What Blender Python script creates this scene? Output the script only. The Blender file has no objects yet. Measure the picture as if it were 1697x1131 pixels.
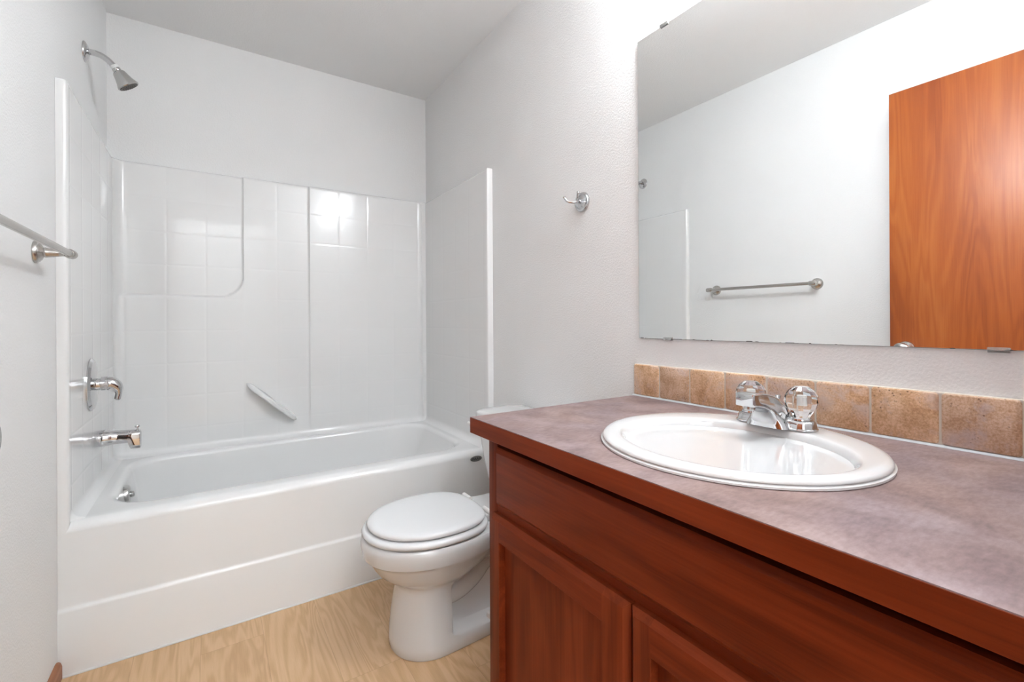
import bpy, bmesh, math, random
from math import pi, sin, cos, radians, sqrt
from mathutils import Vector, Matrix

random.seed(7)
scene = bpy.context.scene
COL = scene.collection

# ---------------------------------------------------------------- camera
cam_data = bpy.data.cameras.new('camera')
cam = bpy.data.objects.new('camera', cam_data)
COL.objects.link(cam)
cam_data.sensor_fit = 'HORIZONTAL'
cam_data.sensor_width = 36.0
cam_data.lens = 759.393 / 1697.0 * 36.0
cam_data.shift_y = -(565.5 - 533.88) / 1697.0
cam_data.clip_start = 0.01
CAM_LOC = (0.3812, 0.0, 1.0411)
cam.matrix_world = (Matrix.Translation(CAM_LOC) @ Matrix.Rotation(radians(-33.2877), 4, 'Z')
                    @ Matrix.Rotation(radians(90), 4, 'X') @ Matrix.Rotation(radians(-0.3084), 4, 'Z'))
scene.camera = cam

# ---------------------------------------------------------------- world, exposure
world = bpy.data.worlds.new('world')
scene.world = world
world.use_nodes = True
world.node_tree.nodes['Background'].inputs[0].default_value = (1.0, 0.98, 0.95, 1)
world.node_tree.nodes['Background'].inputs[1].default_value = 0.3
scene.view_settings.view_transform = 'Standard'
scene.view_settings.look = 'None'
scene.view_settings.gamma = 1.0
scene.view_settings.use_curve_mapping = False
scene.view_settings.exposure = 0.76

GLOBE_STRENGTH = 63.0        # vanity lamp bulbs
HALL_POWER = 45.0            # fill light added in the hall behind the camera

hall_light = bpy.data.lights.new('hall_fill_light', 'AREA')
hall_light.shape = 'RECTANGLE'
hall_light.size = 1.2
hall_light.size_y = 0.7
hall_light.energy = HALL_POWER
hall_light.color = (0.90, 0.957, 1.0)
hl = bpy.data.objects.new('hall_fill_light', hall_light)
COL.objects.link(hl)
hl.location = (0.45, -1.0, 2.02)          # added fill aimed up: it reaches the bathroom off the hall ceiling and walls
hl.rotation_euler = (pi, 0, 0)

# ---------------------------------------------------------------- room numbers (metres)
W = 1.5            # left wall x=0, right wall x=W
YT = 1.860         # front face of the tub
YB = 2.672         # back wall
H = 2.420          # ceiling
YF = -0.03         # wall with the doorway
ZS = 1.769         # top of the tub surround
ZC = 0.8095        # countertop
ZCB = 0.7715
XC = 0.9087        # counter front

# ---------------------------------------------------------------- materials
def new_mat(name):
    m = bpy.data.materials.new(name)
    m.use_nodes = True
    nt = m.node_tree
    b = nt.nodes['Principled BSDF']
    return m, nt, b

def nd(nt, t, **kw):
    n = nt.nodes.new(t)
    for k, v in kw.items():
        setattr(n, k, v)
    return n

def math_node(nt, op, a, b=None, c=None):
    n = nt.nodes.new('ShaderNodeMath')
    n.operation = op
    for i, v in enumerate((a, b, c)):
        if v is None:
            continue
        if isinstance(v, (int, float)):
            n.inputs[i].default_value = v
        else:
            nt.links.new(v, n.inputs[i])
    return n.outputs[0]

def ramp(nt, fac, stops):
    n = nt.nodes.new('ShaderNodeValToRGB')
    el = n.color_ramp.elements
    while len(el) < len(stops):
        el.new(0.5)
    for e, (p, c) in zip(el, stops):
        e.position = p
        e.color = (c[0], c[1], c[2], 1)
    nt.links.new(fac, n.inputs[0])
    return n.outputs[0]

def mix_col(nt, fac, a, b, blend='MIX'):
    n = nt.nodes.new('ShaderNodeMix')
    n.data_type = 'RGBA'
    n.blend_type = blend
    for sock, v in ((n.inputs[0], fac), (n.inputs[6], a), (n.inputs[7], b)):
        if isinstance(v, (int, float)):
            sock.default_value = v
        elif isinstance(v, tuple):
            sock.default_value = (v[0], v[1], v[2], 1)
        else:
            nt.links.new(v, sock)
    return n.outputs[2]

def noise(nt, vec, scale, detail=4, rough=0.55, dist=0.0):
    n = nt.nodes.new('ShaderNodeTexNoise')
    n.inputs['Scale'].default_value = scale
    n.inputs['Detail'].default_value = detail
    n.inputs['Roughness'].default_value = rough
    n.inputs['Distortion'].default_value = dist
    if vec is not None:
        nt.links.new(vec, n.inputs['Vector'])
    return n.outputs[0]

def coords(nt, kind='Object', scale=(1, 1, 1), loc=(0, 0, 0)):
    tc = nt.nodes.new('ShaderNodeTexCoord')
    mp = nt.nodes.new('ShaderNodeMapping')
    mp.inputs['Scale'].default_value = scale
    mp.inputs['Location'].default_value = loc
    nt.links.new(tc.outputs[kind], mp.inputs['Vector'])
    return mp.outputs[0]

def bump(nt, b, height, strength, distance):
    n = nt.nodes.new('ShaderNodeBump')
    n.inputs['Strength'].default_value = strength
    n.inputs['Distance'].default_value = distance
    nt.links.new(height, n.inputs['Height'])
    nt.links.new(n.outputs[0], b.inputs['Normal'])
    return n

def simple(name, col, rough=0.5, metal=0.0, coat=0.0, spec=0.5):
    m, nt, b = new_mat(name)
    b.inputs['Base Color'].default_value = (*col, 1)
    b.inputs['Roughness'].default_value = rough
    b.inputs['Metallic'].default_value = metal
    b.inputs['Coat Weight'].default_value = coat
    b.inputs['Coat Roughness'].default_value = 0.08
    b.inputs['Specular IOR Level'].default_value = spec
    v = coords(nt)
    n = noise(nt, v, 35, 2)
    r = math_node(nt, 'MULTIPLY_ADD', n, 0.03, max(rough - 0.015, 0.0))
    nt.links.new(r, b.inputs['Roughness'])
    return m

def paint(name, col, bump_strength):
    m, nt, b = new_mat(name)
    v = coords(nt)
    n1 = noise(nt, v, 2.0, 2)
    c = ramp(nt, n1, [(0.3, tuple(x * 0.985 for x in col)), (0.7, tuple(min(x * 1.01, 1) for x in col))])
    nt.links.new(c, b.inputs['Base Color'])
    b.inputs['Roughness'].default_value = 0.55
    b.inputs['Specular IOR Level'].default_value = 0.3
    peel = noise(nt, v, 170, 3, 0.5)
    peel = ramp(nt, peel, [(0.38, (0, 0, 0)), (0.62, (1, 1, 1))])
    bump(nt, b, peel, bump_strength, 0.0012)
    return m

def wood(name, dark, mid, light, axis, rough, scale=1.0, coat=0.0, contrast=1.0, fig=1.0, spec=0.1):
    """axis = grain direction (0 x, 1 y, 2 z)."""
    m, nt, b = new_mat(name)
    s = [9.0 * scale] * 3
    s[axis] = 0.8 * scale
    v = coords(nt, 'Object', tuple(s))
    warp = noise(nt, v, 1.0, 3, 0.5, 0.6 * fig)
    ring = math_node(nt, 'SINE', math_node(nt, 'MULTIPLY', warp, 34.0 * fig))
    ring = math_node(nt, 'MULTIPLY_ADD', ring, 0.5, 0.5)
    s2 = [260.0 * scale] * 3
    s2[axis] = 6.0 * scale
    fine = noise(nt, coords(nt, 'Object', tuple(s2)), 1.0, 3, 0.6)
    s3 = [5.0 * scale] * 3
    s3[axis] = 0.9 * scale
    blot = noise(nt, coords(nt, 'Object', tuple(s3), (3, 7, 1)), 1.0, 3, 0.5)
    f = math_node(nt, 'MULTIPLY', ring, 0.22 * contrast)
    f = math_node(nt, 'MULTIPLY_ADD', fine, 0.45 * contrast, f)
    f = math_node(nt, 'MULTIPLY_ADD', blot, 0.9, f)
    f = math_node(nt, 'SUBTRACT', f, 0.28)
    c = ramp(nt, f, [(0.15, dark), (0.5, mid), (0.88, light)])
    nt.links.new(c, b.inputs['Base Color'])
    b.inputs['Roughness'].default_value = rough
    b.inputs['Specular IOR Level'].default_value = spec
    b.inputs['Coat Weight'].default_value = coat
    b.inputs['Coat Roughness'].default_value = 0.25
    bump(nt, b, fine, 0.08, 0.0006)
    return m

M = {}
M['wall'] = paint('wall_paint', (0.86, 0.857, 0.852), 0.35)
M['ceiling'] = paint('ceiling_paint', (0.90, 0.897, 0.892), 0.3)
M['porcelain'] = simple('white_porcelain', (0.69, 0.69, 0.687), 0.09, coat=0.6)
M['acrylic'] = simple('white_acrylic', (0.84, 0.838, 0.832), 0.16, coat=0.35)
M['seat_plastic'] = simple('white_seat', (0.76, 0.765, 0.77), 0.22)
M['chrome'] = simple('chrome', (0.61, 0.61, 0.62), 0.06, metal=1.0)
M['nickel'] = simple('brushed_nickel', (0.52, 0.50, 0.475), 0.26, metal=1.0)
M['dull_chrome'] = simple('satin_chrome', (0.55, 0.55, 0.54), 0.2, metal=1.0)
M['rubber'] = simple('dark_nozzle', (0.12, 0.11, 0.10), 0.5)
M['white_plastic'] = simple('white_plastic', (0.82, 0.82, 0.80), 0.3)
M['caulk'] = simple('caulk', (0.72, 0.71, 0.70), 0.45)
M['grey_caulk'] = simple('grey_caulk', (0.47, 0.49, 0.51), 0.5)
M['badge_grey'] = simple('badge_grey', (0.22, 0.22, 0.21), 0.35, metal=0.5)
M['badge_ink'] = simple('badge_ink', (0.02, 0.02, 0.02), 0.5)
M['dark_void'] = simple('dark_interior', (0.03, 0.012, 0.006), 0.8)
M['cab_v'] = wood('cherry_cabinet_vertical', (0.085, 0.0145, 0.0045), (0.175, 0.031, 0.0085), (0.26, 0.05, 0.0155), 2, 0.4, contrast=1.0)
M['cab_h'] = wood('cherry_cabinet_horizontal', (0.070, 0.0115, 0.0037), (0.162, 0.0275, 0.0075), (0.25, 0.045, 0.0135), 1, 0.4, contrast=1.0)
M['door'] = wood('cherry_door', (0.26, 0.052, 0.009), (0.38, 0.092, 0.016), (0.48, 0.148, 0.032), 2, 0.36, scale=1.1, contrast=0.85, fig=1.3, spec=0.5)
M['base'] = wood('baseboard_wood', (0.22, 0.085, 0.04), (0.36, 0.16, 0.085), (0.48, 0.24, 0.14), 1, 0.45)

# mirror silvering with a few worn specks along the edges
def mirror_mat():
    m, nt, b = new_mat('mirror_silver')
    b.inputs['Base Color'].default_value = (0.93, 0.94, 0.935, 1)
    b.inputs['Metallic'].default_value = 1.0
    b.inputs['Roughness'].default_value = 0.0
    return m
M['mirror'] = mirror_mat()
M['mirror_edge'] = simple('mirror_edge', (0.55, 0.58, 0.56), 0.15)
M['mirror_wear'] = simple('mirror_wear', (0.09, 0.085, 0.08), 0.5)

# crystal acrylic knobs
def crystal():
    m, nt, b = new_mat('clear_acrylic')
    b.inputs['Base Color'].default_value = (0.97, 0.98, 0.98, 1)
    b.inputs['Roughness'].default_value = 0.02
    b.inputs['Transmission Weight'].default_value = 1.0
    b.inputs['IOR'].default_value = 1.46
    return m
M['crystal'] = crystal()

def clear_clip():
    m, nt, b = new_mat('clear_clip')
    b.inputs['Base Color'].default_value = (0.9, 0.9, 0.88, 1)
    b.inputs['Roughness'].default_value = 0.1
    b.inputs['Transmission Weight'].default_value = 0.8
    b.inputs['IOR'].default_value = 1.3
    return m
M['clip'] = clear_clip()

def globe_mat():
    m, nt, b = new_mat('lit_globe')
    b.inputs['Base Color'].default_value = (1, 1, 1, 1)
    b.inputs['Emission Color'].default_value = (0.905, 0.957, 1.0, 1)
    b.inputs['Emission Strength'].default_value = GLOBE_STRENGTH
    return m
M['globe'] = globe_mat()

# moulded tile pattern on the surround: UV holds (metres along the wall, height)
TILE = 0.152
def surround_mat():
    m, nt, b = new_mat('tiled_acrylic')
    b.inputs['Base Color'].default_value = (0.84, 0.838, 0.832, 1)
    b.inputs['Roughness'].default_value = 0.13
    b.inputs['Coat Weight'].default_value = 0.3
    b.inputs['Coat Roughness'].default_value = 0.08
    uv = nt.nodes.new('ShaderNodeUVMap')
    uv.uv_map = 'UVMap'
    sep = nt.nodes.new('ShaderNodeSeparateXYZ')
    nt.links.new(uv.outputs[0], sep.inputs[0])
    def cell(sock):
        t = math_node(nt, 'DIVIDE', sock, TILE)
        f = math_node(nt, 'FRACT', t)
        d = math_node(nt, 'ABSOLUTE', math_node(nt, 'SUBTRACT', f, 0.5))   # 0 centre .. 0.5 edge
        return d
    du, dv = cell(sep.outputs[0]), cell(sep.outputs[1])
    d = math_node(nt, 'MAXIMUM', du, dv)
    # groove in the last few per cent, soft pillow before it
    g = math_node(nt, 'SMOOTH_MIN', math_node(nt, 'MULTIPLY', math_node(nt, 'SUBTRACT', 0.5, d), 20.0), 1.0, 0.35)
    pu = math_node(nt, 'POWER', math_node(nt, 'MULTIPLY', du, 2.0), 2.0)
    pv = math_node(nt, 'POWER', math_node(nt, 'MULTIPLY', dv, 2.0), 2.0)
    p = math_node(nt, 'ADD', pu, pv)
    h = math_node(nt, 'SUBTRACT', g, math_node(nt, 'MULTIPLY', p, 0.3))
    bump(nt, b, h, 0.30, 0.0014)
    return m
M['surround'] = surround_mat()

def floor_mat():
    m, nt, b = new_mat('oak_plank_floor')
    tc = nt.nodes.new('ShaderNodeTexCoord')
    sep = nt.nodes.new('ShaderNodeSeparateXYZ')
    nt.links.new(tc.outputs['Object'], sep.inputs[0])
    px = math_node(nt, 'DIVIDE', math_node(nt, 'SUBTRACT', sep.outputs[0], 0.349), 0.1745)
    pid = math_node(nt, 'FLOOR', px)
    wn = nt.nodes.new('ShaderNodeTexWhiteNoise')
    wn.noise_dimensions = '1D'
    nt.links.new(pid, wn.inputs['W'])
    rnd = wn.outputs['Value']
    py = math_node(nt, 'DIVIDE', math_node(nt, 'MULTIPLY_ADD', rnd, 1.2, sep.outputs[1]), 1.22)
    rid = math_node(nt, 'FLOOR', py)
    wn2 = nt.nodes.new('ShaderNodeTexWhiteNoise')
    wn2.noise_dimensions = '2D'
    cmb0 = nt.nodes.new('ShaderNodeCombineXYZ')
    nt.links.new(pid, cmb0.inputs[0]); nt.links.new(rid, cmb0.inputs[1])
    nt.links.new(cmb0.outputs[0], wn2.inputs['Vector'])
    tone = wn2.outputs['Value']
    # grain coordinates, shifted per plank
    cmb = nt.nodes.new('ShaderNodeCombineXYZ')
    nt.links.new(math_node(nt, 'MULTIPLY_ADD', tone, 17.0, math_node(nt, 'MULTIPLY', sep.outputs[0], 10.0)), cmb.inputs[0])
    nt.links.new(math_node(nt, 'MULTIPLY_ADD', rnd, 9.0, math_node(nt, 'MULTIPLY', sep.outputs[1], 1.3)), cmb.inputs[1])
    warp = noise(nt, cmb.outputs[0], 1.0, 3, 0.5, 0.5)
    ring = math_node(nt, 'SINE', math_node(nt, 'MULTIPLY', warp, 70.0))
    ring = math_node(nt, 'MULTIPLY_ADD', ring, 0.5, 0.5)
    cmb2 = nt.nodes.new('ShaderNodeCombineXYZ')
    nt.links.new(math_node(nt, 'MULTIPLY', sep.outputs[0], 330.0), cmb2.inputs[0])
    nt.links.new(math_node(nt, 'MULTIPLY', sep.outputs[1], 14.0), cmb2.inputs[1])
    fine = noise(nt, cmb2.outputs[0], 1.0, 3, 0.6)
    f = math_node(nt, 'MULTIPLY', ring, 0.30)
    f = math_node(nt, 'MULTIPLY_ADD', fine, 0.35, f)
    f = math_node(nt, 'MULTIPLY_ADD', warp, 0.25, f)
    f = math_node(nt, 'MULTIPLY_ADD', tone, 0.12, f)
    c = ramp(nt, f, [(0.15, (0.47, 0.285, 0.145)), (0.48, (0.60, 0.385, 0.21)), (0.85, (0.70, 0.475, 0.285))])
    # seams
    fr = math_node(nt, 'FRACT', px)
    e = math_node(nt, 'MINIMUM', fr, math_node(nt, 'SUBTRACT', 1.0, fr))
    fy = math_node(nt, 'FRACT', py)
    ey = math_node(nt, 'MULTIPLY', math_node(nt, 'MINIMUM', fy, math_node(nt, 'SUBTRACT', 1.0, fy)), 7.0)
    e = math_node(nt, 'MINIMUM', e, ey)
    seam = math_node(nt, 'LESS_THAN', e, 0.005)
    c = mix_col(nt, math_node(nt, 'MULTIPLY', seam, 0.35), c, (0.30, 0.17, 0.08))
    nt.links.new(c, b.inputs['Base Color'])
    b.inputs['Roughness'].default_value = 0.42
    bump(nt, b, fine, 0.08, 0.0006)
    return m
M['floor'] = floor_mat()

def laminate():
    m, nt, b = new_mat('mauve_laminate')
    v = coords(nt)
    n1 = noise(nt, v, 9, 5, 0.6, 0.6)
    n2 = noise(nt, coords(nt, 'Object', (60, 160, 60)), 1.0, 3, 0.6)
    n3 = noise(nt, coords(nt, 'Object', (1, 1, 1), (4, 2, 7)), 5, 3, 0.5, 0.4)
    f = math_node(nt, 'MULTIPLY_ADD', n2, 0.35, math_node(nt, 'MULTIPLY', n1, 0.75))
    c = ramp(nt, f, [(0.32, (0.135, 0.096, 0.092)), (0.52, (0.225, 0.166, 0.157)), (0.75, (0.33, 0.255, 0.24))])
    c2 = ramp(nt, n3, [(0.35, (0.98, 0.98, 1.06)), (0.65, (1.05, 0.97, 0.93))])
    c = mix_col(nt, 1.0, c, c2, 'MULTIPLY')
    nt.links.new(c, b.inputs['Base Color'])
    b.inputs['Roughness'].default_value = 0.5
    b.inputs['Specular IOR Level'].default_value = 0.12
    bump(nt, b, n2, 0.05, 0.0005)
    return m
M['laminate'] = laminate()

def travertine():
    m, nt, b = new_mat('tumbled_travertine')
    tc = nt.nodes.new('ShaderNodeTexCoord')
    at = nt.nodes.new('ShaderNodeAttribute')
    at.attribute_name = 'tile_id'
    add = nt.nodes.new('ShaderNodeVectorMath')
    add.operation = 'ADD'
    cm = nt.nodes.new('ShaderNodeCombineXYZ')
    nt.links.new(math_node(nt, 'MULTIPLY', at.outputs['Fac'], 3.7), cm.inputs[0])
    nt.links.new(math_node(nt, 'MULTIPLY', at.outputs['Fac'], 1.9), cm.inputs[2])
    nt.links.new(tc.outputs['Object'], add.inputs[0])
    nt.links.new(cm.outputs[0], add.inputs[1])
    v = add.outputs[0]
    n1 = noise(nt, v, 17, 6, 0.62, 0.4)
    n2 = noise(nt, v, 260, 3, 0.6)
    c = ramp(nt, math_node(nt, 'MULTIPLY_ADD', n2, 0.45, math_node(nt, 'MULTIPLY', n1, 0.6)),
             [(0.33, (0.34, 0.18, 0.09)), (0.48, (0.58, 0.36, 0.21)), (0.60, (0.74, 0.52, 0.36)), (0.74, (0.88, 0.75, 0.62))])
    patch = ramp(nt, noise(nt, v, 13, 5, 0.65, 0.7), [(0.50, (0, 0, 0)), (0.66, (1, 1, 1))])
    c = mix_col(nt, math_node(nt, 'MULTIPLY', patch, 0.75), c, (0.62, 0.52, 0.50))
    wn = nt.nodes.new('ShaderNodeTexWhiteNoise')
    wn.noise_dimensions = '1D'
    nt.links.new(at.outputs['Fac'], wn.inputs['W'])
    tint = ramp(nt, wn.outputs['Value'], [(0.0, (0.86, 0.90, 1.02)), (0.35, (1.0, 0.96, 0.90)), (0.7, (1.02, 0.98, 0.92)), (1.0, (0.95, 0.86, 0.80))])
    c = mix_col(nt, 1.0, c, tint, 'MULTIPLY')
    vo = nt.nodes.new('ShaderNodeTexVoronoi')
    vo.inputs['Scale'].default_value = 150
    nt.links.new(v, vo.inputs['Vector'])
    msk = ramp(nt, noise(nt, v, 20, 3), [(0.5, (0, 0, 0)), (0.62, (1, 1, 1))])
    pit = math_node(nt, 'MULTIPLY', math_node(nt, 'LESS_THAN', vo.outputs['Distance'], 0.24), msk)
    c = mix_col(nt, math_node(nt, 'MULTIPLY', pit, 0.7), c, (0.13, 0.06, 0.03))
    nt.links.new(c, b.inputs['Base Color'])
    b.inputs['Roughness'].default_value = 0.5
    hgt = math_node(nt, 'SUBTRACT', math_node(nt, 'MULTIPLY_ADD', n1, 0.6, math_node(nt, 'MULTIPLY', n2, 0.3)), math_node(nt, 'MULTIPLY', pit, 0.6))
    bump(nt, b, hgt, 0.5, 0.002)
    return m
M['travertine'] = travertine()
M['grout'] = simple('pale_grout', (0.70, 0.64, 0.56), 0.8)

# ---------------------------------------------------------------- mesh helpers
def quad_ring(bm, a, b):
    n = len(a)
    for i in range(n):
        bm.faces.new((a[i], a[(i + 1) % n], b[(i + 1) % n], b[i]))

def loft(bm, rings, cap0=True, cap1=True):
    vs = [[bm.verts.new(p) for p in r] for r in rings]
    for i in range(len(vs) - 1):
        quad_ring(bm, vs[i], vs[i + 1])
    if cap0:
        bm.faces.new(list(reversed(vs[0])))
    if cap1:
        bm.faces.new(vs[-1])
    return vs

def frame_of(d):
    d = Vector(d).normalized()
    up = Vector((0, 0, 1)) if abs(d.z) < 0.95 else Vector((0, 1, 0))
    u = up.cross(d).normalized()
    return u, d.cross(u).normalized(), d

def lathe(bm, prof, origin, axis, seg=32, cap0=True, cap1=True):
    """prof = [(radius, distance along axis)]"""
    u, v, d = frame_of(axis)
    o = Vector(origin)
    rings = []
    for r, h in prof:
        r = max(r, 1e-5)
        rings.append([o + d * h + (u * cos(2 * pi * k / seg) + v * sin(2 * pi * k / seg)) * r for k in range(seg)])
    return loft(bm, rings, cap0, cap1)

def tube(bm, pts, radii, seg=16, squash=None):
    pts = [Vector(p) for p in pts]
    n = len(pts)
    if isinstance(radii, (int, float)):
        radii = [radii] * n
    rings = []
    prev = None
    for i in range(n):
        t = (pts[min(i + 1, n - 1)] - pts[max(i - 1, 0)]).normalized()
        if prev is None:
            u, v, _ = frame_of(t)
        else:
            u = (prev - t * prev.dot(t)).normalized()
            v = t.cross(u)
        prev = u
        r = radii[i]
        rings.append([pts[i] + (u * cos(2 * pi * k / seg) + v * sin(2 * pi * k / seg)) * r for k in range(seg)])
    return loft(bm, rings)

def bez(pts, n):
    """Catmull-Rom through pts."""
    P = [Vector(p) for p in pts]
    P = [P[0] * 2 - P[1]] + P + [P[-1] * 2 - P[-2]]
    out = []
    for i in range(1, len(P) - 2):
        for k in range(n):
            t = k / n
            a, b, c, d = P[i - 1], P[i], P[i + 1], P[i + 2]
            out.append(0.5 * ((2 * b) + (c - a) * t + (2 * a - 5 * b + 4 * c - d) * t * t + (3 * b - a - 3 * c + d) * t ** 3))
    out.append(P[-2])
    return out

def box(bm, lo, hi, bevel=0.0, seg=2):
    x0, y0, z0 = lo
    x1, y1, z1 = hi
    v = [bm.verts.new(p) for p in ((x0, y0, z0), (x1, y0, z0), (x1, y1, z0), (x0, y1, z0),
                                    (x0, y0, z1), (x1, y0, z1), (x1, y1, z1), (x0, y1, z1))]
    fs = [bm.faces.new([v[i] for i in q]) for q in ((0, 3, 2, 1), (4, 5, 6, 7), (0, 1, 5, 4), (1, 2, 6, 5), (2, 3, 7, 6), (3, 0, 4, 7))]
    if bevel > 0:
        es = set()
        for f in fs:
            es.update(f.edges)
        bmesh.ops.bevel(bm, geom=list(es), offset=bevel, segments=seg, profile=0.5, affect='EDGES')

def rrect(cx, cy, hx, hy, r, n=6):
    """rounded rectangle, counter-clockwise list of (x, y)"""
    out = []
    for qx, qy, a0 in ((1, 1, 0), (-1, 1, 90), (-1, -1, 180), (1, -1, 270)):
        for k in range(n + 1):
            a = radians(a0 + 90 * k / n)
            out.append((cx + qx * (hx - r) + r * cos(a), cy + qy * (hy - r) + r * sin(a)))
    return out

def obj(name, bm, mat, parent=None, loc=(0, 0, 0), smooth=True, angle=38, flat=False):
    """mesh made in world coordinates, stored relative to its thing's base"""
    base = Vector(loc)
    p = parent
    while p is not None:
        base = base + p.location
        p = p.parent
    bmesh.ops.recalc_face_normals(bm, faces=bm.faces[:])
    me = bpy.data.meshes.new(name)
    bmesh.ops.translate(bm, vec=-base, verts=bm.verts[:])
    bm.to_mesh(me)
    bm.free()
    me.materials.append(mat)
    if not flat:
        me.shade_smooth()
        me.set_sharp_from_angle(angle=radians(angle))
    o = bpy.data.objects.new(name, me)
    o.location = loc
    COL.objects.link(o)
    if parent is not None:
        o.parent = parent
    return o

def tag(o, label, cat, group=None):
    o['label'] = label
    o['category'] = cat
    if group:
        o['group'] = group
    return o

def thing(name, loc, label, cat, group=None):
    o = bpy.data.objects.new(name, None)
    o.empty_display_size = 0.05
    o.location = loc
    COL.objects.link(o)
    return tag(o, label, cat, group)

def struct(o):
    o['kind'] = 'structure'
    return o

def sbox(name, lo, hi, mat, bevel=0.0):
    bm = bmesh.new()
    box(bm, lo, hi, bevel)
    return struct(obj(name, bm, mat, flat=(bevel == 0)))

# ---------------------------------------------------------------- room shell
TH = 0.12
YH = -1.75        # far end of the hall behind the camera
sbox('floor', (-0.9, YH, -0.05), (2.4, YB + TH, 0.0), M['floor'])
sbox('ceiling', (-0.9, YH, H), (2.4, YB + TH, H + 0.05), M['ceiling'])
sbox('wall_left', (-TH, YF, 0), (0, YB + TH, H), M['wall'])
sbox('wall_right', (W, YF, 0), (W + TH, YB + TH, H), M['wall'])
sbox('wall_back', (0, YB, 0), (W, YB + TH, H), M['wall'])
# wall with the doorway (opening x .085 .. .895)
DX0, DX1, DZ = 0.075, 0.895, 2.05
bm = bmesh.new()
box(bm, (-0.9, YF - TH, 0), (DX0, YF, H))
box(bm, (DX1, YF - TH, 0), (2.4, YF, H))
box(bm, (DX0, YF - TH, DZ), (DX1, YF, H))
struct(obj('wall_front', bm, M['wall'], flat=True))
sbox('wall_hall_left', (-0.9 - TH, YH, 0), (-0.9, YF, H), M['wall'])
sbox('wall_hall_right', (2.4, YH, 0), (2.4 + TH, YF, H), M['wall'])
sbox('wall_hall_back', (-0.9, YH - TH, 0), (2.4, YH, H), M['wall'])
# door jamb lining
sbox('trim_1', (DX0, YF - TH - 0.005, 0), (DX0 + 0.012, YF + 0.002, DZ), M['cab_v'], 0.001)
sbox('trim_2', (DX1 - 0.012, YF - TH - 0.005, 0), (DX1, YF + 0.002, DZ), M['cab_v'], 0.001)
sbox('trim_3', (DX0 + 0.012, YF - TH - 0.005, DZ - 0.012), (DX1 - 0.012, YF + 0.002, DZ), M['cab_v'], 0.001)
# baseboards
bm = bmesh.new()
loft(bm, [[(0, y, 0), (0.011, y, 0), (0.011, y, h - 0.010), (0.009, y, h - 0.004), (0.005, y, h), (0, y, h)]
          for y, h in ((YF, 0.058), (YT - 0.03, 0.058), (YT - 0.012, 0.054), (YT - 0.002, 0.040))])
struct(obj('baseboard_left', bm, M['base']))
bm = bmesh.new()
loft(bm, [[(W, y, 0), (W - 0.011, y, 0), (W - 0.011, y, 0.048), (W - 0.005, y, 0.058), (W, y, 0.058)]
          for y in (0.975, YT - 0.002)])
struct(obj('baseboard_right', bm, M['base']))

# ---------------------------------------------------------------- door, open against the left wall, seen in the mirror
bm = bmesh.new()
box(bm, (0.085, -0.02, 0.012), (0.120, 0.770, 2.028), 0.0015, 2)
door = struct(obj('door_1', bm, M['door'], loc=(0.1025, -0.02, 0.012)))
door['label'] = 'flush cherry wood door standing open along the left wall, seen in the mirror'
door['category'] = 'door'
ky, kz = 0.716, 0.917
bm = bmesh.new()
lathe(bm, [(0.0, 0.0), (0.033, 0.0005), (0.033, 0.004), (0.030, 0.008), (0.016, 0.011), (0.012, 0.016), (0.012, 0.030),
           (0.019, 0.034), (0.026, 0.042), (0.0285, 0.052), (0.026, 0.061), (0.018, 0.067), (0.0, 0.069)], (0.120, ky, kz), (1, 0, 0), 40)
kn = obj('door_knob', bm, M['dull_chrome'], door)
kn['label'] = 'round satin chrome knob'

# ---------------------------------------------------------------- tub and shower unit
unit = thing('bathtub_shower_unit', (W / 2, YT, 0), 'white one-piece bathtub with tile-patterned shower walls at the end of the room', 'bathtub')
PX0, PX1, PY = 0.026, 1.470, 2.642      # faces of the moulded wall panels
RIM = 0.449

def smooth(a, b, x):
    t = max(0.0, min(1.0, (x - a) / (b - a)))
    return t * t * (3 - 2 * t)

# plan path of the panels: left flange, left panel, back, right panel, right flange
path = []   # (x, y, s, region)
def seg_pts(p, q, step):
    n = max(1, int(round((Vector(q) - Vector(p)).length / step)))
    return [tuple(Vector(p).lerp(Vector(q), i / n)) for i in range(n)]
RC = 0.045
plan = []
plan += [(0.0005, YT, 0), (0.012, YT, 0)]
for k in range(5):
    a = radians(-90 + 90 * k / 4)
    plan.append((PX0 - 0.010 + 0.010 * cos(a), YT + 0.010 + 0.010 * sin(a), 0))
plan += seg_pts((PX0, YT + 0.016, 0), (PX0, PY - RC, 0), 0.012)
for k in range(9):
    a = radians(180 - 90 * k / 8)
    plan.append((PX0 + RC + RC * cos(a), PY - RC + RC * sin(a), 0))
plan += seg_pts((PX0 + RC + 0.006, PY, 0), (PX1 - RC - 0.003, PY, 0), 0.0042)
for k in range(9):
    a = radians(90 - 90 * k / 8)
    plan.append((PX1 - RC + RC * cos(a), PY - RC + RC * sin(a), 0))
plan += seg_pts((PX1, PY - RC - 0.012, 0), (PX1, YT + 0.018, 0), 0.012)
for k in range(5):
    a = radians(180 + 90 * k / 4)
    plan.append((PX1 + 0.006 + 0.006 * cos(a), YT + 0.012 + 0.006 * sin(a), 0))
plan += [(W - 0.008, YT + 0.006, 0), (W - 0.0005, YT + 0.006, 0)]
# heights
zz = [0.4198, 0.43, RIM - 0.004, RIM]
for k in range(1, 7):
    zz.append(RIM + 0.030 * k / 6)
z = zz[-1] + 0.008
while z < ZS - 0.018:
    zz.append(z)
    z += 0.0065
for k in range(6):
    a = radians(90 * k / 5)
    zz.append(ZS - 0.012 + 0.012 * sin(a))
top_in = len(zz) - 1

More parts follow.
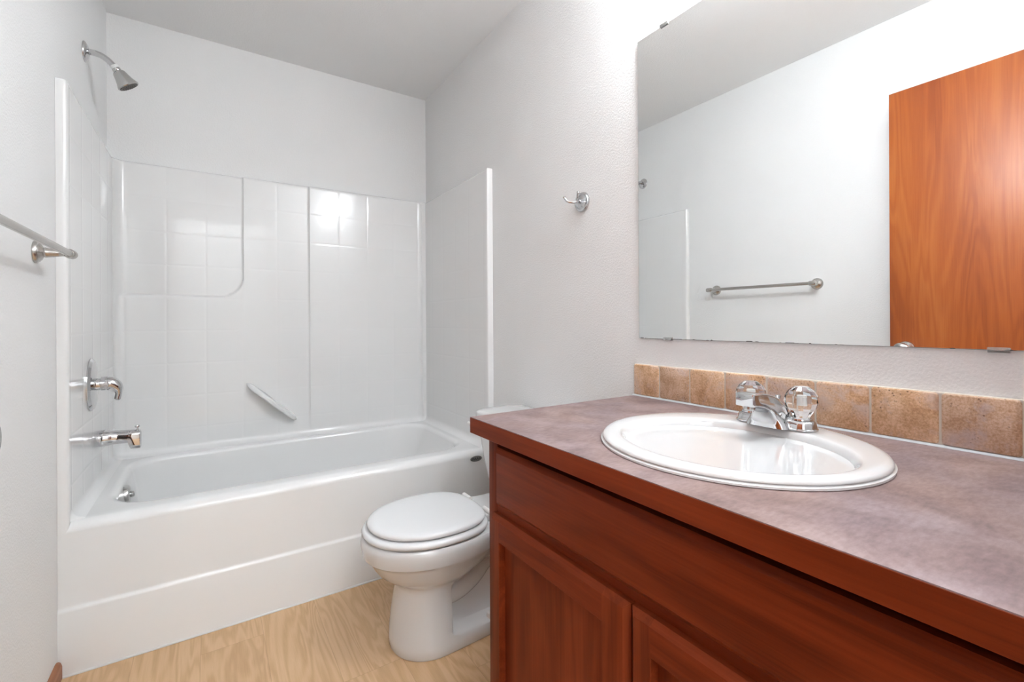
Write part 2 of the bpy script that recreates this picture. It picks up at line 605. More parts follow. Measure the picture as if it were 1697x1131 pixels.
def panel_height(x, z, onback):
    """how far the moulded panel steps out from its deepest plane"""
    if not onback:
        return 0.0
    e = 0.004
    # upper left recess x < .515, z > 1.171, rounded lower right corner r = .1
    cx, cz, r = 0.515 - 0.1, 1.171 + 0.1, 0.1
    if x > cx and z < cz:
        d = sqrt((x - cx) ** 2 + (z - cz) ** 2) - r
    else:
        d = max(x - 0.515, 1.171 - z)
    h = 0.012 * smooth(-e, e, d)
    # right hand section stands a little further out
    d2 = x - 0.817
    h += 0.011 * smooth(-e, e, d2) * smooth(0.46, 0.62, z)
    return h * smooth(PX0, PX0 + RC, x)

bm = bmesh.new()
uvl = bm.loops.layers.uv.new('UVMap')
n = len(plan)
s = 0.0
S = [0.0]
for i in range(1, n):
    s += (Vector(plan[i]) - Vector(plan[i - 1])).length
    S.append(s)
# make the tile joints fall at x = .515 on the back panel
iback = min(range(n), key=lambda i: abs(plan[i][0] - 0.515) + 10 * abs(plan[i][1] - PY))
off = S[iback]
grid = []
UV = {}
for j, zv in enumerate(zz):
    row = []
    for i, (x, y, _) in enumerate(plan):
        a, b_ = Vector(plan[max(i - 1, 0)]), Vector(plan[min(i + 1, n - 1)])
        t = (b_ - a).normalized()
        nrm = Vector((t.y, -t.x, 0))       # points into the tub
        onback = abs(y - PY) < RC and PX0 + 0.002 < x < PX1 - 0.002
        h = panel_height(x, zv, onback)
        flange = (y < YT + 0.02)
        # cove where the panel meets the tub deck
        cove = 0.0
        if not flange and zv < RIM + 0.030:
            q = max(0.0, min(1.0, (zv - RIM) / 0.030))
            cove = 0.030 * (1 - sqrt(max(0.0, 1 - (1 - q) ** 2)))
        # rolled top edge
        roll = 0.0
        if zv > ZS - 0.012:
            q = (zv - (ZS - 0.012)) / 0.012
            roll = -0.012 * (1 - sqrt(max(0.0, 1 - q * q)))
        zt = zv
        if y < YT + 0.02 and x < 0.05 and zv > ZS - 0.06:
            zt = zv                         # flange top stays square
        p = Vector((x, y, zt)) + nrm * (h + cove + (roll if not flange else roll * 0.25))
        vtx = bm.verts.new(p)
        UV[vtx] = ((S[i] - off) / 1.0 + 20 * TILE, zv - ZS + 30 * TILE)
        row.append(vtx)
    grid.append(row)
# top lip back to the wall
lip = []
for i, (x, y, _) in enumerate(plan):
    a, b_ = Vector(plan[max(i - 1, 0)]), Vector(plan[min(i + 1, n - 1)])
    qx = 0.0006 if x < 0.4 and y < PY - 0.001 else (W - 0.0006 if x > 1.1 and y < PY - 0.001 else x)
    qy = y if y < PY - RC else YB - 0.0006
    if y < YT + 0.02:
        qy = max(y, YT + 0.03)
    v = bm.verts.new((qx, qy, ZS))
    UV[v] = (20 * TILE + TILE * 0.5, 30 * TILE + 0.01)
    lip.append(v)
grid.append(lip)
for j in range(len(grid) - 1):
    for i in range(n - 1):
        bm.faces.new((grid[j][i], grid[j][i + 1], grid[j + 1][i + 1], grid[j + 1][i]))
flat_uv = (20.5 * TILE, 30.5 * TILE)
for f in bm.faces:
    for l in f.loops:
        v = l.vert
        pan = v.co.y > YT + 0.019 and v.co.z > RIM + 0.02
        l[uvl].uv = UV[v] if pan else (UV[v][0], UV[v][1])
for f in bm.faces:
    if any(l.vert.co.y < YT + 0.0185 or l.vert.co.z < RIM + 0.026 for l in f.loops):
        for l in f.loops:
            l[uvl].uv = flat_uv
o = obj('shower_wall', bm, M['surround'], unit, angle=50)

# tub: rounded outer rim, deck, basin
def tub_ring(cx, cy, hx, hy, r, z):
    return [(x, y, z) for x, y in rrect(cx, cy, hx, hy, r, 8)]
bx0, bx1, by0, by1 = 0.095, 1.405, 1.958, 2.600
bcx, bcy, bhx, bhy = (bx0 + bx1) / 2, (by0 + by1) / 2, (bx1 - bx0) / 2, (by1 - by0) / 2
rings = []
ocx, ohx = 0.75, 0.7492
def outer(front, z):
    y1 = PY + 0.02
    return tub_ring(ocx, (front + y1) / 2, ohx, (y1 - front) / 2, 0.0015, z)
R0 = 0.030
rings.append(outer(YT + 0.012, 0.36))
for k in range(7):
    a = radians(90 * k / 6)
    rings.append(outer(YT + 0.0002 + R0 * (1 - cos(a)), RIM - R0 + R0 * sin(a)))
rings.append(outer(YT + R0 + 0.012, RIM))
def basin(inset, z, r):
    return tub_ring(bcx, bcy, bhx - inset, bhy - inset, r, z)
rings.append(basin(-0.016, RIM, 0.15))
for k in range(1, 7):
    a = radians(85 * k / 6)
    rings.append(basin(-0.016 + 0.026 * sin(a), RIM - 0.026 * (1 - cos(a)), 0.145))
# sloping walls, floor
def basin2(ix0, ix1, iy, z, r):
    x0, x1 = bx0 + ix0, bx1 - ix1
    return tub_ring((x0 + x1) / 2, bcy, (x1 - x0) / 2, bhy - iy, r, z)
rings.append(basin2(0.018, 0.035, 0.014, 0.38, 0.14))
rings.append(basin2(0.032, 0.085, 0.026, 0.25, 0.13))
rings.append(basin2(0.050, 0.150, 0.045, 0.12, 0.12))
rings.append(basin2(0.080, 0.200, 0.075, 0.085, 0.11))
rings.append(basin2(0.140, 0.260, 0.120, 0.078, 0.08))
bm = bmesh.new()
loft(bm, rings, cap0=False)
obj('tub', bm, M['acrylic'], unit, angle=60)
# apron: one sheet from floor to rim, lower third stands slightly proud
bm = bmesh.new()
prof = [(0.0, 0.0), (0.150, 0.0)]
prof = [(YT - 0.006, 0.0), (YT - 0.006, 0.188), (YT - 0.0055, 0.191), (YT - 0.0035, 0.195), (YT - 0.001, 0.199), (YT - 0.0002, 0.202), (YT, 0.206), (YT, 0.30), (YT, 0.4195)]
xs = [0.0004] + [0.05 + 0.1 * k for k in range(15)] + [W - 0.0004]
g = [[bm.verts.new((x, y, z)) for x in xs] for y, z in prof]
for j in range(len(g) - 1):
    for i in range(len(xs) - 1):
        bm.faces.new((g[j][i], g[j][i + 1], g[j + 1][i + 1], g[j + 1][i]))
bk = [[bm.verts.new((x, YT + 0.02, z)) for x in xs] for z in (0.0, 0.4195)]
for i in range(len(xs) - 1):
    bm.faces.new((bk[0][i], bk[0][i + 1], g[0][i + 1], g[0][i]))
    bm.faces.new((g[-1][i], g[-1][i + 1], bk[1][i + 1], bk[1][i]))
    bm.faces.new((bk[1][i], bk[1][i + 1], bk[0][i + 1], bk[0][i]))
obj('apron', bm, M['acrylic'], unit, angle=60)
# caulk bead along the floor
bm = bmesh.new()
tube(bm, [(0.012, YT - 0.007, 0.002), (W - 0.012, YT - 0.007, 0.002)], 0.004, 8)
obj('caulk_bead', bm, M['caulk'], unit)

# moulded diagonal grab bar
A, B = Vector((0.528, 0, 0.742)), Vector((0.752, 0, 0.536))
dirn = (B - A).normalized()
side = Vector((-dirn.z, 0, dirn.x))
if side.z < 0:
    side = -side
ysurf = PY - 0.013
bm = bmesh.new()
rings = []
N = 22
for k in range(N + 1):
    t = k / N
    prot = 0.072 * (max(0.0, sin(pi * t)) ** 0.55) + 0.001
    th = 0.013 * (max(0.02, 1 - (2 * t - 1) ** 8)) ** 0.5
    c = A.lerp(B, t)
    ring = []
    for (px, py) in ((1.25, -0.01), (1.1, 0.25), (1.0, 0.6), (0.85, 0.9), (0.45, 1.0), (0, 1.0), (-0.45, 1.0), (-0.85, 0.9), (-1.0, 0.6), (-1.0, 0.25), (-1.0, -0.01)):
        q = c + side * (th * px)
        ring.append((q.x, ysurf - prot * py, q.z))
    rings.append(ring)
loft(bm, rings)
obj('grab_bar', bm, M['acrylic'], unit, angle=50)

# overflow plate on the drain end of the basin
bm = bmesh.new()
ax = Vector((1, 0, 0.10)).normalized()
lathe(bm, [(0.0, -0.004), (0.036, -0.004), (0.036, 0.006), (0.033, 0.011), (0.022, 0.014), (0.0, 0.015)], (0.112, 2.235, 0.398), ax, 36)
lathe(bm, [(0.0, 0.012), (0.011, 0.012), (0.011, 0.022), (0.008, 0.025), (0.0, 0.025)], (0.112, 2.235, 0.398), ax, 20)
ov = obj('overflow_plate', bm, M['dull_chrome'], unit)
ov['label'] = 'round chrome overflow plate'
# maker's badge on the apron
bm = bmesh.new()
bcx_, bcz_ = 1.400, 0.411
ring0 = [(bcx_ + 0.030 * cos(2 * pi * k / 40), YT - 0.0002, bcz_ + 0.013 * sin(2 * pi * k / 40)) for k in range(40)]
ring1 = [(x, YT - 0.002, z) for x, _, z in ring0]
ring2 = [(bcx_ + (x - bcx_) * 0.95, YT - 0.0028, bcz_ + (z - bcz_) * 0.92) for x, _, z in ring0]
loft(bm, [ring0, ring1, ring2])
badge = obj('maker_badge', bm, M['badge_grey'], unit)
badge['label'] = 'small oval grey badge with dark lettering'
def text_mesh(name, body, size, loc, rot, mat, parent, extrude=0.0005):
    cu = bpy.data.curves.new(name, 'FONT')
    cu.body = body
    cu.size = size
    cu.extrude = extrude
    cu.align_x = 'CENTER'
    cu.align_y = 'CENTER'
    to = bpy.data.objects.new(name + '_tmp', cu)
    COL.objects.link(to)
    dg = bpy.context.evaluated_depsgraph_get()
    me = bpy.data.meshes.new_from_object(to.evaluated_get(dg))
    bpy.data.objects.remove(to)
    mw = Matrix.Translation(loc) @ rot
    base = Vector((0, 0, 0))
    p = parent
    while p is not None:
        base += p.location
        p = p.parent
    me.transform(Matrix.Translation(-base) @ mw)
    me.materials.clear()
    me.materials.append(mat)
    o = bpy.data.objects.new(name, me)
    COL.objects.link(o)
    o.parent = parent
    return o
text_mesh('lettering', 'MAAX', 0.0165, Vector((bcx_, YT - 0.0030, bcz_)), Matrix.Rotation(radians(90), 4, 'X'), M['badge_ink'], badge)

# ---------------------------------------------------------------- shower head on the left wall above the surround
sy = 2.237
sh = thing('showerhead', (0, sy, 2.031), 'chrome shower head on a bent arm high on the left wall', 'shower head')
bm = bmesh.new()
lathe(bm, [(0.0, 0.0006), (0.036, 0.0006), (0.036, 0.003), (0.033, 0.007), (0.022, 0.012), (0.014, 0.014), (0.0, 0.014)], (0, sy, 2.031), (1, 0, 0), 40)
obj('flange', bm, M['chrome'], sh)
bm = bmesh.new()
tube(bm, bez([(0.004, sy, 2.032), (0.025, sy, 2.034), (0.048, sy, 2.030), (0.067, sy, 2.018), (0.083, sy, 2.002)], 6), 0.0105, 18)
obj('arm', bm, M['chrome'], sh)
ax = Vector((0.55, 0.16, -0.82)).normalized()
o0 = Vector((0.084, sy, 2.001))
bm = bmesh.new()
lathe(bm, [(0.0, -0.004), (0.0128, -0.004), (0.0130, 0.006), (0.0, 0.006)], o0, ax, 24)
wp = obj('collar', bm, M['white_plastic'], sh)
wp['label'] = 'white thread collar'
bm = bmesh.new()
lathe(bm, [(0.0, 0.004), (0.0125, 0.005), (0.0135, 0.012), (0.0125, 0.016), (0.0175, 0.019), (0.0205, 0.024), (0.0235, 0.036), (0.0285, 0.053), (0.0345, 0.066), (0.0358, 0.071), (0.034, 0.074), (0.0, 0.074)], o0, ax, 36)
obj('head', bm, M['dull_chrome'], sh)
bm = bmesh.new()
lathe(bm, [(0.0, 0.0742), (0.031, 0.0742), (0.031, 0.0752), (0.0, 0.0752)], o0, ax, 32)
u, v, d_ = frame_of(ax)
for rr, cnt in ((0.006, 6), (0.0135, 12), (0.0205, 18)):
    for k in range(cnt):
        a = 2 * pi * k / cnt
        lathe(bm, [(0.0, 0.075), (0.0016, 0.075), (0.0012, 0.078), (0.0, 0.078)], o0 + (u * cos(a) + v * sin(a)) * rr, ax, 8)
fp = obj('spray_face', bm, M['rubber'], sh)
fp['label'] = 'dark spray face with rings of nozzles'

# ---------------------------------------------------------------- shower valve
vy, vz = 2.154, 0.829
sv = thing('shower_valve', (PX0, vy, vz), 'chrome single-lever shower valve with oval plate on the left tub wall', 'shower valve')
bm = bmesh.new()
def oval(rx, rz, x, nn=40):
    return [(x, vy + rx * cos(2 * pi * k / nn), vz + rz * sin(2 * pi * k / nn)) for k in range(nn)]
loft(bm, [oval(0.072, 0.092, PX0 + 0.0005), oval(0.072, 0.092, PX0 + 0.004), oval(0.064, 0.084, PX0 + 0.011), oval(0.030, 0.034, PX0 + 0.0135), oval(0.02, 0.02, PX0 + 0.014)])
obj('escutcheon', bm, M['chrome'], sv, angle=25)
bm = bmesh.new()
lathe(bm, [(0.0, 0.012), (0.021, 0.012), (0.021, 0.030), (0.019, 0.033), (0.0, 0.033)], (PX0, vy, vz), (1, 0, 0), 32)
obj('hub', bm, M['chrome'], sv)
bm = bmesh.new()
cl = bez([(PX0 + 0.030, vy, vz + 0.001), (PX0 + 0.046, vy, vz + 0.001), (PX0 + 0.062, vy, vz - 0.004), (PX0 + 0.073, vy, vz - 0.018), (PX0 + 0.076, vy, vz - 0.036), (PX0 + 0.072, vy, vz - 0.060)], 6)
nn = len(cl)
tube(bm, cl, [0.0245 - 0.0055 * smooth(0.25, 0.6, i / (nn - 1)) - 0.0095 * smooth(0.5, 0.85, i / (nn - 1)) for i in range(nn - 1)] + [0.006], 22)
obj('lever_handle', bm, M['chrome'], sv)

# ---------------------------------------------------------------- tub spout
py_, pz = 2.209, 0.626
sp = thing('tub_spout', (PX0, py_, pz), 'chrome tub spout with pull-up diverter below the shower valve', 'tub spout')
bm = bmesh.new()
rings = []
for x, zt, zb, hw, r in ((0.0005, 0.0285, -0.0285, 0.0285, 0.0284), (0.004, 0.0295, -0.0295, 0.0295, 0.0294), (0.040, 0.0295, -0.0295, 0.0295, 0.0294), (0.048, 0.0260, -0.0262, 0.0255, 0.024),
                         (0.070, 0.0225, -0.0252, 0.0240, 0.021), (0.095, 0.0205, -0.0260, 0.0235, 0.019), (0.101, 0.0200, -0.043, 0.0230, 0.018), (0.104, 0.0198, -0.0485, 0.0228, 0.017), (0.124, 0.0180, -0.0500, 0.0220, 0.0155), (0.131, 0.0160, -0.0495, 0.0205, 0.0145), (0.1335, 0.010, -0.046, 0.016, 0.012)):
    cz, hz = (zt + zb) / 2, (zt - zb) / 2
    rr = min(r, hz - 0.0002, hw - 0.0002)
    rings.append([(PX0 + x, py_ + a, pz + b) for a, b in rrect(0, cz, hw, hz, rr, 6)])
loft(bm, rings)
obj('spout_body', bm, M['chrome'], sp, angle=40)
bm = bmesh.new()
lathe(bm, [(0.0, -0.002), (0.0035, -0.002), (0.0032, 0.008), (0.0075, 0.0105), (0.008, 0.015), (0.0065, 0.0175), (0.0, 0.0175)], (PX0 + 0.122, py_, pz + 0.0185), (0, 0, 1), 20)
obj('diverter_knob', bm, M['chrome'], sp)

# ---------------------------------------------------------------- towel bar on the left wall
tz = 1.229
by_a, by_b = 1.668, 1.108
tb = thing('towel_bar', (0, (by_a + by_b) / 2, tz), 'brushed nickel towel bar on the left wall in front of the tub', 'towel bar')
bm = bmesh.new()
tube(bm, [(0.068, by_b - 0.004, tz), (0.068, by_a + 0.012, tz)], 0.0085, 20)
obj('bar', bm, M['nickel'], tb)
for yb in (by_a, by_b):
    bm = bmesh.new()
    lathe(bm, [(0.0, 0.0006), (0.029, 0.0006), (0.029, 0.005), (0.026, 0.009), (0.0235, 0.0095), (0.021, 0.013), (0.014, 0.016), (0.0125, 0.018), (0.0135, 0.021), (0.0125, 0.024),
               (0.0115, 0.030), (0.0095, 0.045), (0.0075, 0.056), (0.0095, 0.060), (0.0, 0.060)], (0, yb, tz), (1, 0, 0), 36)
    sgn = 1 if yb == by_a else -1
    lathe(bm, [(0.0, -0.016), (0.0095, -0.016), (0.0122, -0.012), (0.0122, 0.012), (0.0105, 0.017), (0.0, 0.019)], (0.068, yb + 0.006 * sgn, tz), (0, sgn, 0), 28)
    obj('bracket', bm, M['nickel'], tb)

# ---------------------------------------------------------------- robe hook on the right wall
hy, hz = 1.236, 1.471
rh = thing('robe_hook', (W, hy, hz), 'small chrome double robe hook on a round plate beside the mirror', 'robe hook')
bm = bmesh.new()
lathe(bm, [(0.0, 0.0006), (0.036, 0.0006), (0.036, 0.004), (0.033, 0.009), (0.028, 0.010), (0.0245, 0.0085), (0.022, 0.010), (0.015, 0.0125), (0.011, 0.014), (0.0, 0.0145)], (W, hy, hz - 0.001), (-1, 0, 0), 40)
obj('back_plate', bm, M['chrome'], rh)
bm = bmesh.new()
lathe(bm, [(0.0, 0.010), (0.008, 0.010), (0.0065, 0.020), (0.007, 0.024), (0.0, 0.027)], (W, hy, hz), (-1, 0, 0), 20)
obj('post', bm, M['chrome'], rh)
for sg in (1, -1):
    bm = bmesh.new()
    tube(bm, bez([(W - 0.018, hy, hz), (W - 0.034, hy + sg * 0.012, hz - 0.004), (W - 0.048, hy + sg * 0.026, hz), (W - 0.053, hy + sg * 0.033, hz + 0.010), (W - 0.055, hy + sg * 0.037, hz + 0.017)], 5),
         [0.0045] * 20 + [0.0048], 12)
    lathe(bm, [(0.0, -0.005), (0.004, -0.004), (0.006, 0.0), (0.004, 0.004), (0.0, 0.0055)], (W - 0.055, hy + sg * 0.037, hz + 0.017), (-0.2, sg * 0.3, 1), 14)
    obj('hook', bm, M['chrome'], rh)

# ---------------------------------------------------------------- toilet
TY = 1.432
to = thing('toilet', (1.12, TY, 0), 'white two-piece toilet with the lid closed between tub and vanity', 'toilet')
def half_ring(z, xf, xm, w, back, xend):
    pts = []
    F = 14
    half = []
    for k in range(F + 1):
        a = radians(90 * k / F)
        half.append((xm - (xm - xf) * cos(a), w * (sin(a) ** 0.92)))
    for x, hw in back:
        half.append((x, hw))
    half.append((xend, back[-1][1] * 0.72))
    up = [(x, TY + h, z) for x, h in half]
    dn = [(x, TY - h, z) for x, h in reversed(half[1:])]
    return up + dn
def brow(*p):
    return list(p)
def slice_set():
    L = []
    def add(z, xf, xm, w, back, xend):
        L.append(half_ring(z, xf, xm, w, back, xend))
    full = lambda w: brow((1.03, w * 0.99), (1.042, w * 0.985), (1.055, w * 0.98), (1.10, w * 0.96), (1.18, w * 0.93), (1.27, w * 0.88))
    def cut(w, wi):
        return brow((1.010, w * 0.985), (1.017, w * 0.95), (1.025, wi + 0.006), (1.06, wi), (1.15, wi), (1.25, wi))
    add(0.0005, 0.858, 0.985, 0.122, full(0.122), 1.33)
    add(0.006, 0.8545, 0.985, 0.125, full(0.125), 1.335)
    add(0.030, 0.854, 0.985, 0.124, full(0.124), 1.335)
    add(0.042, 0.8545, 0.985, 0.123, full(0.120), 1.333)
    add(0.050, 0.855, 0.985, 0.122, brow((1.02, 0.120), (1.03, 0.117), (1.05, 0.110), (1.10, 0.100), (1.18, 0.095), (1.27, 0.09)), 1.325)
    add(0.056, 0.8555, 0.985, 0.1215, brow((1.015, 0.118), (1.022, 0.105), (1.034, 0.078), (1.07, 0.066), (1.16, 0.062), (1.26, 0.06)), 1.31)
    add(0.072, 0.8565, 0.985, 0.120, cut(0.120, 0.055), 1.30)
    add(0.110, 0.861, 0.985, 0.117, cut(0.117, 0.050), 1.30)
    add(0.150, 0.867, 0.985, 0.113, cut(0.113, 0.050), 1.30)
    add(0.180, 0.872, 0.985, 0.110, cut(0.110, 0.050), 1.30)
    add(0.196, 0.874, 0.985, 0.109, brow((1.012, 0.106), (1.022, 0.100), (1.036, 0.080), (1.07, 0.058), (1.15, 0.052), (1.25, 0.05)), 1.30)
    add(0.208, 0.874, 0.985, 0.1095, brow((1.015, 0.107), (1.03, 0.103), (1.05, 0.092), (1.09, 0.068), (1.16, 0.055), (1.25, 0.052)), 1.30)
    add(0.217, 0.868, 0.985, 0.114, brow((1.02, 0.112), (1.04, 0.107), (1.065, 0.096), (1.10, 0.076), (1.17, 0.06), (1.25, 0.055)), 1.30)
    add(0.232, 0.842, 0.988, 0.132, brow((1.03, 0.130), (1.055, 0.122), (1.08, 0.108), (1.115, 0.086), (1.18, 0.066), (1.26, 0.06)), 1.31)
    add(0.252, 0.817, 0.990, 0.149, brow((1.04, 0.147), (1.07, 0.138), (1.10, 0.122), (1.135, 0.098), (1.19, 0.074), (1.27, 0.068)), 1.32)
    add(0.274, 0.801, 0.992, 0.159, brow((1.05, 0.160), (1.085, 0.150), (1.12, 0.133), (1.155, 0.110), (1.21, 0.085), (1.28, 0.078)), 1.34)
    add(0.296, 0.788, 0.993, 0.1675, brow((1.055, 0.170), (1.095, 0.160), (1.13, 0.143), (1.17, 0.122), (1.22, 0.100), (1.30, 0.095)), 1.38)
    add(0.307, 0.782, 0.994, 0.1715, brow((1.06, 0.169), (1.10, 0.159), (1.14, 0.142), (1.18, 0.123), (1.23, 0.107), (1.32, 0.103)), 1.41)
    add(0.312, 0.772, 0.995, 0.181, brow((1.06, 0.178), (1.10, 0.168), (1.14, 0.152), (1.18, 0.134), (1.23, 0.118), (1.34, 0.115)), 1.43)
    add(0.330, 0.768, 0.995, 0.185, brow((1.06, 0.182), (1.10, 0.172), (1.14, 0.156), (1.18, 0.140), (1.24, 0.126), (1.36, 0.122)), 1.45)
    add(0.350, 0.767, 0.995, 0.186, brow((1.06, 0.183), (1.10, 0.174), (1.14, 0.160), (1.18, 0.146), (1.24, 0.134), (1.38, 0.130)), 1.46)
    add(0.362, 0.770, 0.995, 0.184, brow((1.06, 0.181), (1.10, 0.172), (1.14, 0.160), (1.18, 0.146), (1.24, 0.134), (1.38, 0.130)), 1.46)
    add(0.367, 0.776, 0.995, 0.179, brow((1.06, 0.176), (1.10, 0.168), (1.14, 0.156), (1.18, 0.142), (1.24, 0.130), (1.38, 0.126)), 1.456)
    return L
bm = bmesh.new()
loft(bm, slice_set())
# trapway bulge behind the pedestal
tube(bm, bez([(0.99, TY, 0.175), (1.05, TY, 0.165), (1.11, TY, 0.19), (1.16, TY, 0.235), (1.215, TY, 0.245), (1.255, TY, 0.20), (1.265, TY, 0.12), (1.262, TY, 0.03)], 7), 0.076, 24)
obj('bowl', bm, M['porcelain'], to, angle=42)

def egg(xf, xb, xm, hw, z, inset=0.0, n_=64, eb=2.7):
    out = []
    for k in range(n_):
        a = 2 * pi * k / n_
        c, s_ = cos(a), sin(a)
        if c < 0:
            x = xm - (xm - xf - inset) * abs(c) ** 0.98
            y = (hw - inset) * (1 if s_ >= 0 else -1) * abs(s_) ** 0.95
        else:
            x = xm + (xb - inset - xm) * abs(c) ** (2 / eb)
            y = (hw - inset) * (1 if s_ >= 0 else -1) * abs(s_) ** (2 / eb)
        out.append((x, TY + y, z))
    return out
SF = dict(xf=0.770, xb=1.168, xm=0.985, hw=0.183)
bm = bmesh.new()
loft(bm, [egg(**SF, z=0.3695, inset=0.012), egg(**SF, z=0.3705, inset=0.006), egg(**SF, z=0.374, inset=0.002), egg(**SF, z=0.380, inset=0.0),
          egg(**SF, z=0.386, inset=0.003), egg(**SF, z=0.3895, inset=0.010), egg(**SF, z=0.3905, inset=0.020)])
obj('seat', bm, M['seat_plastic'], to, angle=60)
LF = dict(xf=0.786, xb=1.160, xm=0.985, hw=0.170)
bm = bmesh.new()
loft(bm, [egg(**LF, z=0.3925, inset=0.012), egg(**LF, z=0.3935, inset=0.005), egg(**LF, z=0.397, inset=0.001), egg(**LF, z=0.402, inset=0.0),
          egg(**LF, z=0.407, inset=0.003), egg(**LF, z=0.4105, inset=0.010), egg(**LF, z=0.4125, inset=0.024), egg(**LF, z=0.4138, inset=0.06), egg(**LF, z=0.4142, inset=0.10)])
obj('lid', bm, M['seat_plastic'], to, angle=60)
for s_ in (1, -1):
    bm = bmesh.new()
    box(bm, (1.150, TY + s_ * 0.075 - 0.020, 0.3675), (1.186, TY + s_ * 0.075 + 0.020, 0.392), 0.006, 3)
    tube(bm, [(1.168, TY + s_ * 0.075 - 0.026, 0.396), (1.168, TY + s_ * 0.075 + 0.026, 0.396)], 0.0085, 14)
    obj('hinge', bm, M['white_plastic'], to)
# tank
bm = bmesh.new()
def tank_ring(z, x0, hw, r):
    x1 = W - 0.012
    return [(x, y, z) for x, y in rrect((x0 + x1) / 2, TY, (x1 - x0) / 2, hw, r, 7)]
loft(bm, [tank_ring(0.3675, 1.320, 0.120, 0.05), tank_ring(0.373, 1.308, 0.134, 0.05), tank_ring(0.385, 1.300, 0.150, 0.05), tank_ring(0.42, 1.294, 0.166, 0.045), tank_ring(0.50, 1.286, 0.186, 0.042), tank_ring(0.58, 1.280, 0.200, 0.040), tank_ring(0.655, 1.275, 0.208, 0.038)])
tank = obj('tank', bm, M['porcelain'], to, angle=60)
bm = bmesh.new()
def lid_ring(z, i):
    x0, x1 = 1.262 + i, W - 0.008 - i
    return [(x, y, z) for x, y in rrect((x0 + x1) / 2, TY, (x1 - x0) / 2, 0.218 - i, 0.055, 8)]
loft(bm, [lid_ring(0.6555, 0.006), lid_ring(0.658, 0.001), lid_ring(0.664, 0.0), lid_ring(0.678, 0.0), lid_ring(0.684, 0.002), lid_ring(0.688, 0.008), lid_ring(0.690, 0.02), lid_ring(0.6915, 0.05)])
obj('tank_lid', bm, M['porcelain'], to, angle=60)
bm = bmesh.new()
lathe(bm, [(0.0, -0.002), (0.012, -0.002), (0.012, 0.008), (0.0, 0.010)], (1.277, TY + 0.165, 0.625), (-1, 0, 0), 18)
tube(bm, bez([(1.266, TY + 0.160, 0.625), (1.260, TY + 0.185, 0.626), (1.258, TY + 0.21, 0.629), (1.257, TY + 0.232, 0.631)], 4), [0.006] * 12 + [0.005], 12)
obj('flush_lever', bm, M['white_plastic'], tank)
for s_ in (1, -1):
    bm = bmesh.new()
    lathe(bm, [(0.0, -0.004), (0.013, -0.004), (0.0135, 0.006), (0.011, 0.014), (0.005, 0.018), (0.0, 0.0185)], (1.165, TY + s_ * 0.095, 0.047), (0, 0, 1), 20)
    obj('bolt_cap', bm, M['white_plastic'], to)

# ---------------------------------------------------------------- vanity cabinet
CY1 = 0.962           # left side of the cabinet (towards the tub)
CY0 = -0.025
FX = 0.944            # face frame
va = thing('vanity_cabinet', (1.2, 0.46, 0), 'dark cherry vanity cabinet under the mauve countertop', 'vanity')
bm = bmesh.new()
box(bm, (FX + 0.019, CY1 - 0.016, 0.0), (W - 0.001, CY1, ZCB - 0.0005), 0.0008, 1)          # side panels
box(bm, (FX + 0.019, CY0, 0.0), (W - 0.001, CY0 + 0.016, ZCB - 0.0005), 0.0008, 1)
box(bm, (FX + 0.019, CY0 + 0.016, 0.09), (W - 0.001, CY1 - 0.016, 0.105))                    # bottom
box(bm, (FX + 0.075, CY0 + 0.016, 0.0), (FX + 0.09, CY1 - 0.016, 0.09))                      # toe board
box(bm, (W - 0.012, CY0 + 0.016, 0.105), (W - 0.001, CY1 - 0.016, 0.60))                     # back
obj('carcass', bm, M['cab_v'], va)
for y0, y1 in ((CY1 - 0.040, CY1), (CY0, CY0 + 0.075)):
    bm = bmesh.new()
    box(bm, (FX, y0, 0.09), (FX + 0.019, y1, ZCB - 0.0005), 0.0012, 2)
    obj('face_stile', bm, M['cab_v'], va)
for z0, z1 in ((0.705, 0.7475), (0.585, 0.640), (0.09, 0.13)):
    bm = bmesh.new()
    box(bm, (FX, CY0 + 0.075, z0), (FX + 0.019, CY1 - 0.040, z1), 0.0006, 1)
    obj('face_rail', bm, M['cab_h'], va)
# fixed drawer front: slab with bevelled edge
def slab_panel(bm, x_face, x_back, y0, y1, z0, z1, ch, depth):
    def rr(i, x):
        return [(x, y0 + i, z0 + i), (x, y1 - i, z0 + i), (x, y1 - i, z1 - i), (x, y0 + i, z1 - i)]
    loft(bm, [rr(0, x_back), rr(0, x_face + depth), rr(0.0012, x_face + depth - 0.001), rr(ch, x_face + 0.0004), rr(ch + 0.0015, x_face)])
bm = bmesh.new()
DR_Y1, DR_Y0 = 0.9075, 0.052
slab_panel(bm, 0.925, FX - 0.0002, DR_Y0, DR_Y1, 0.619, 0.7515, 0.010, 0.009)
obj('drawer_front', bm, M['cab_h'], va, angle=20)

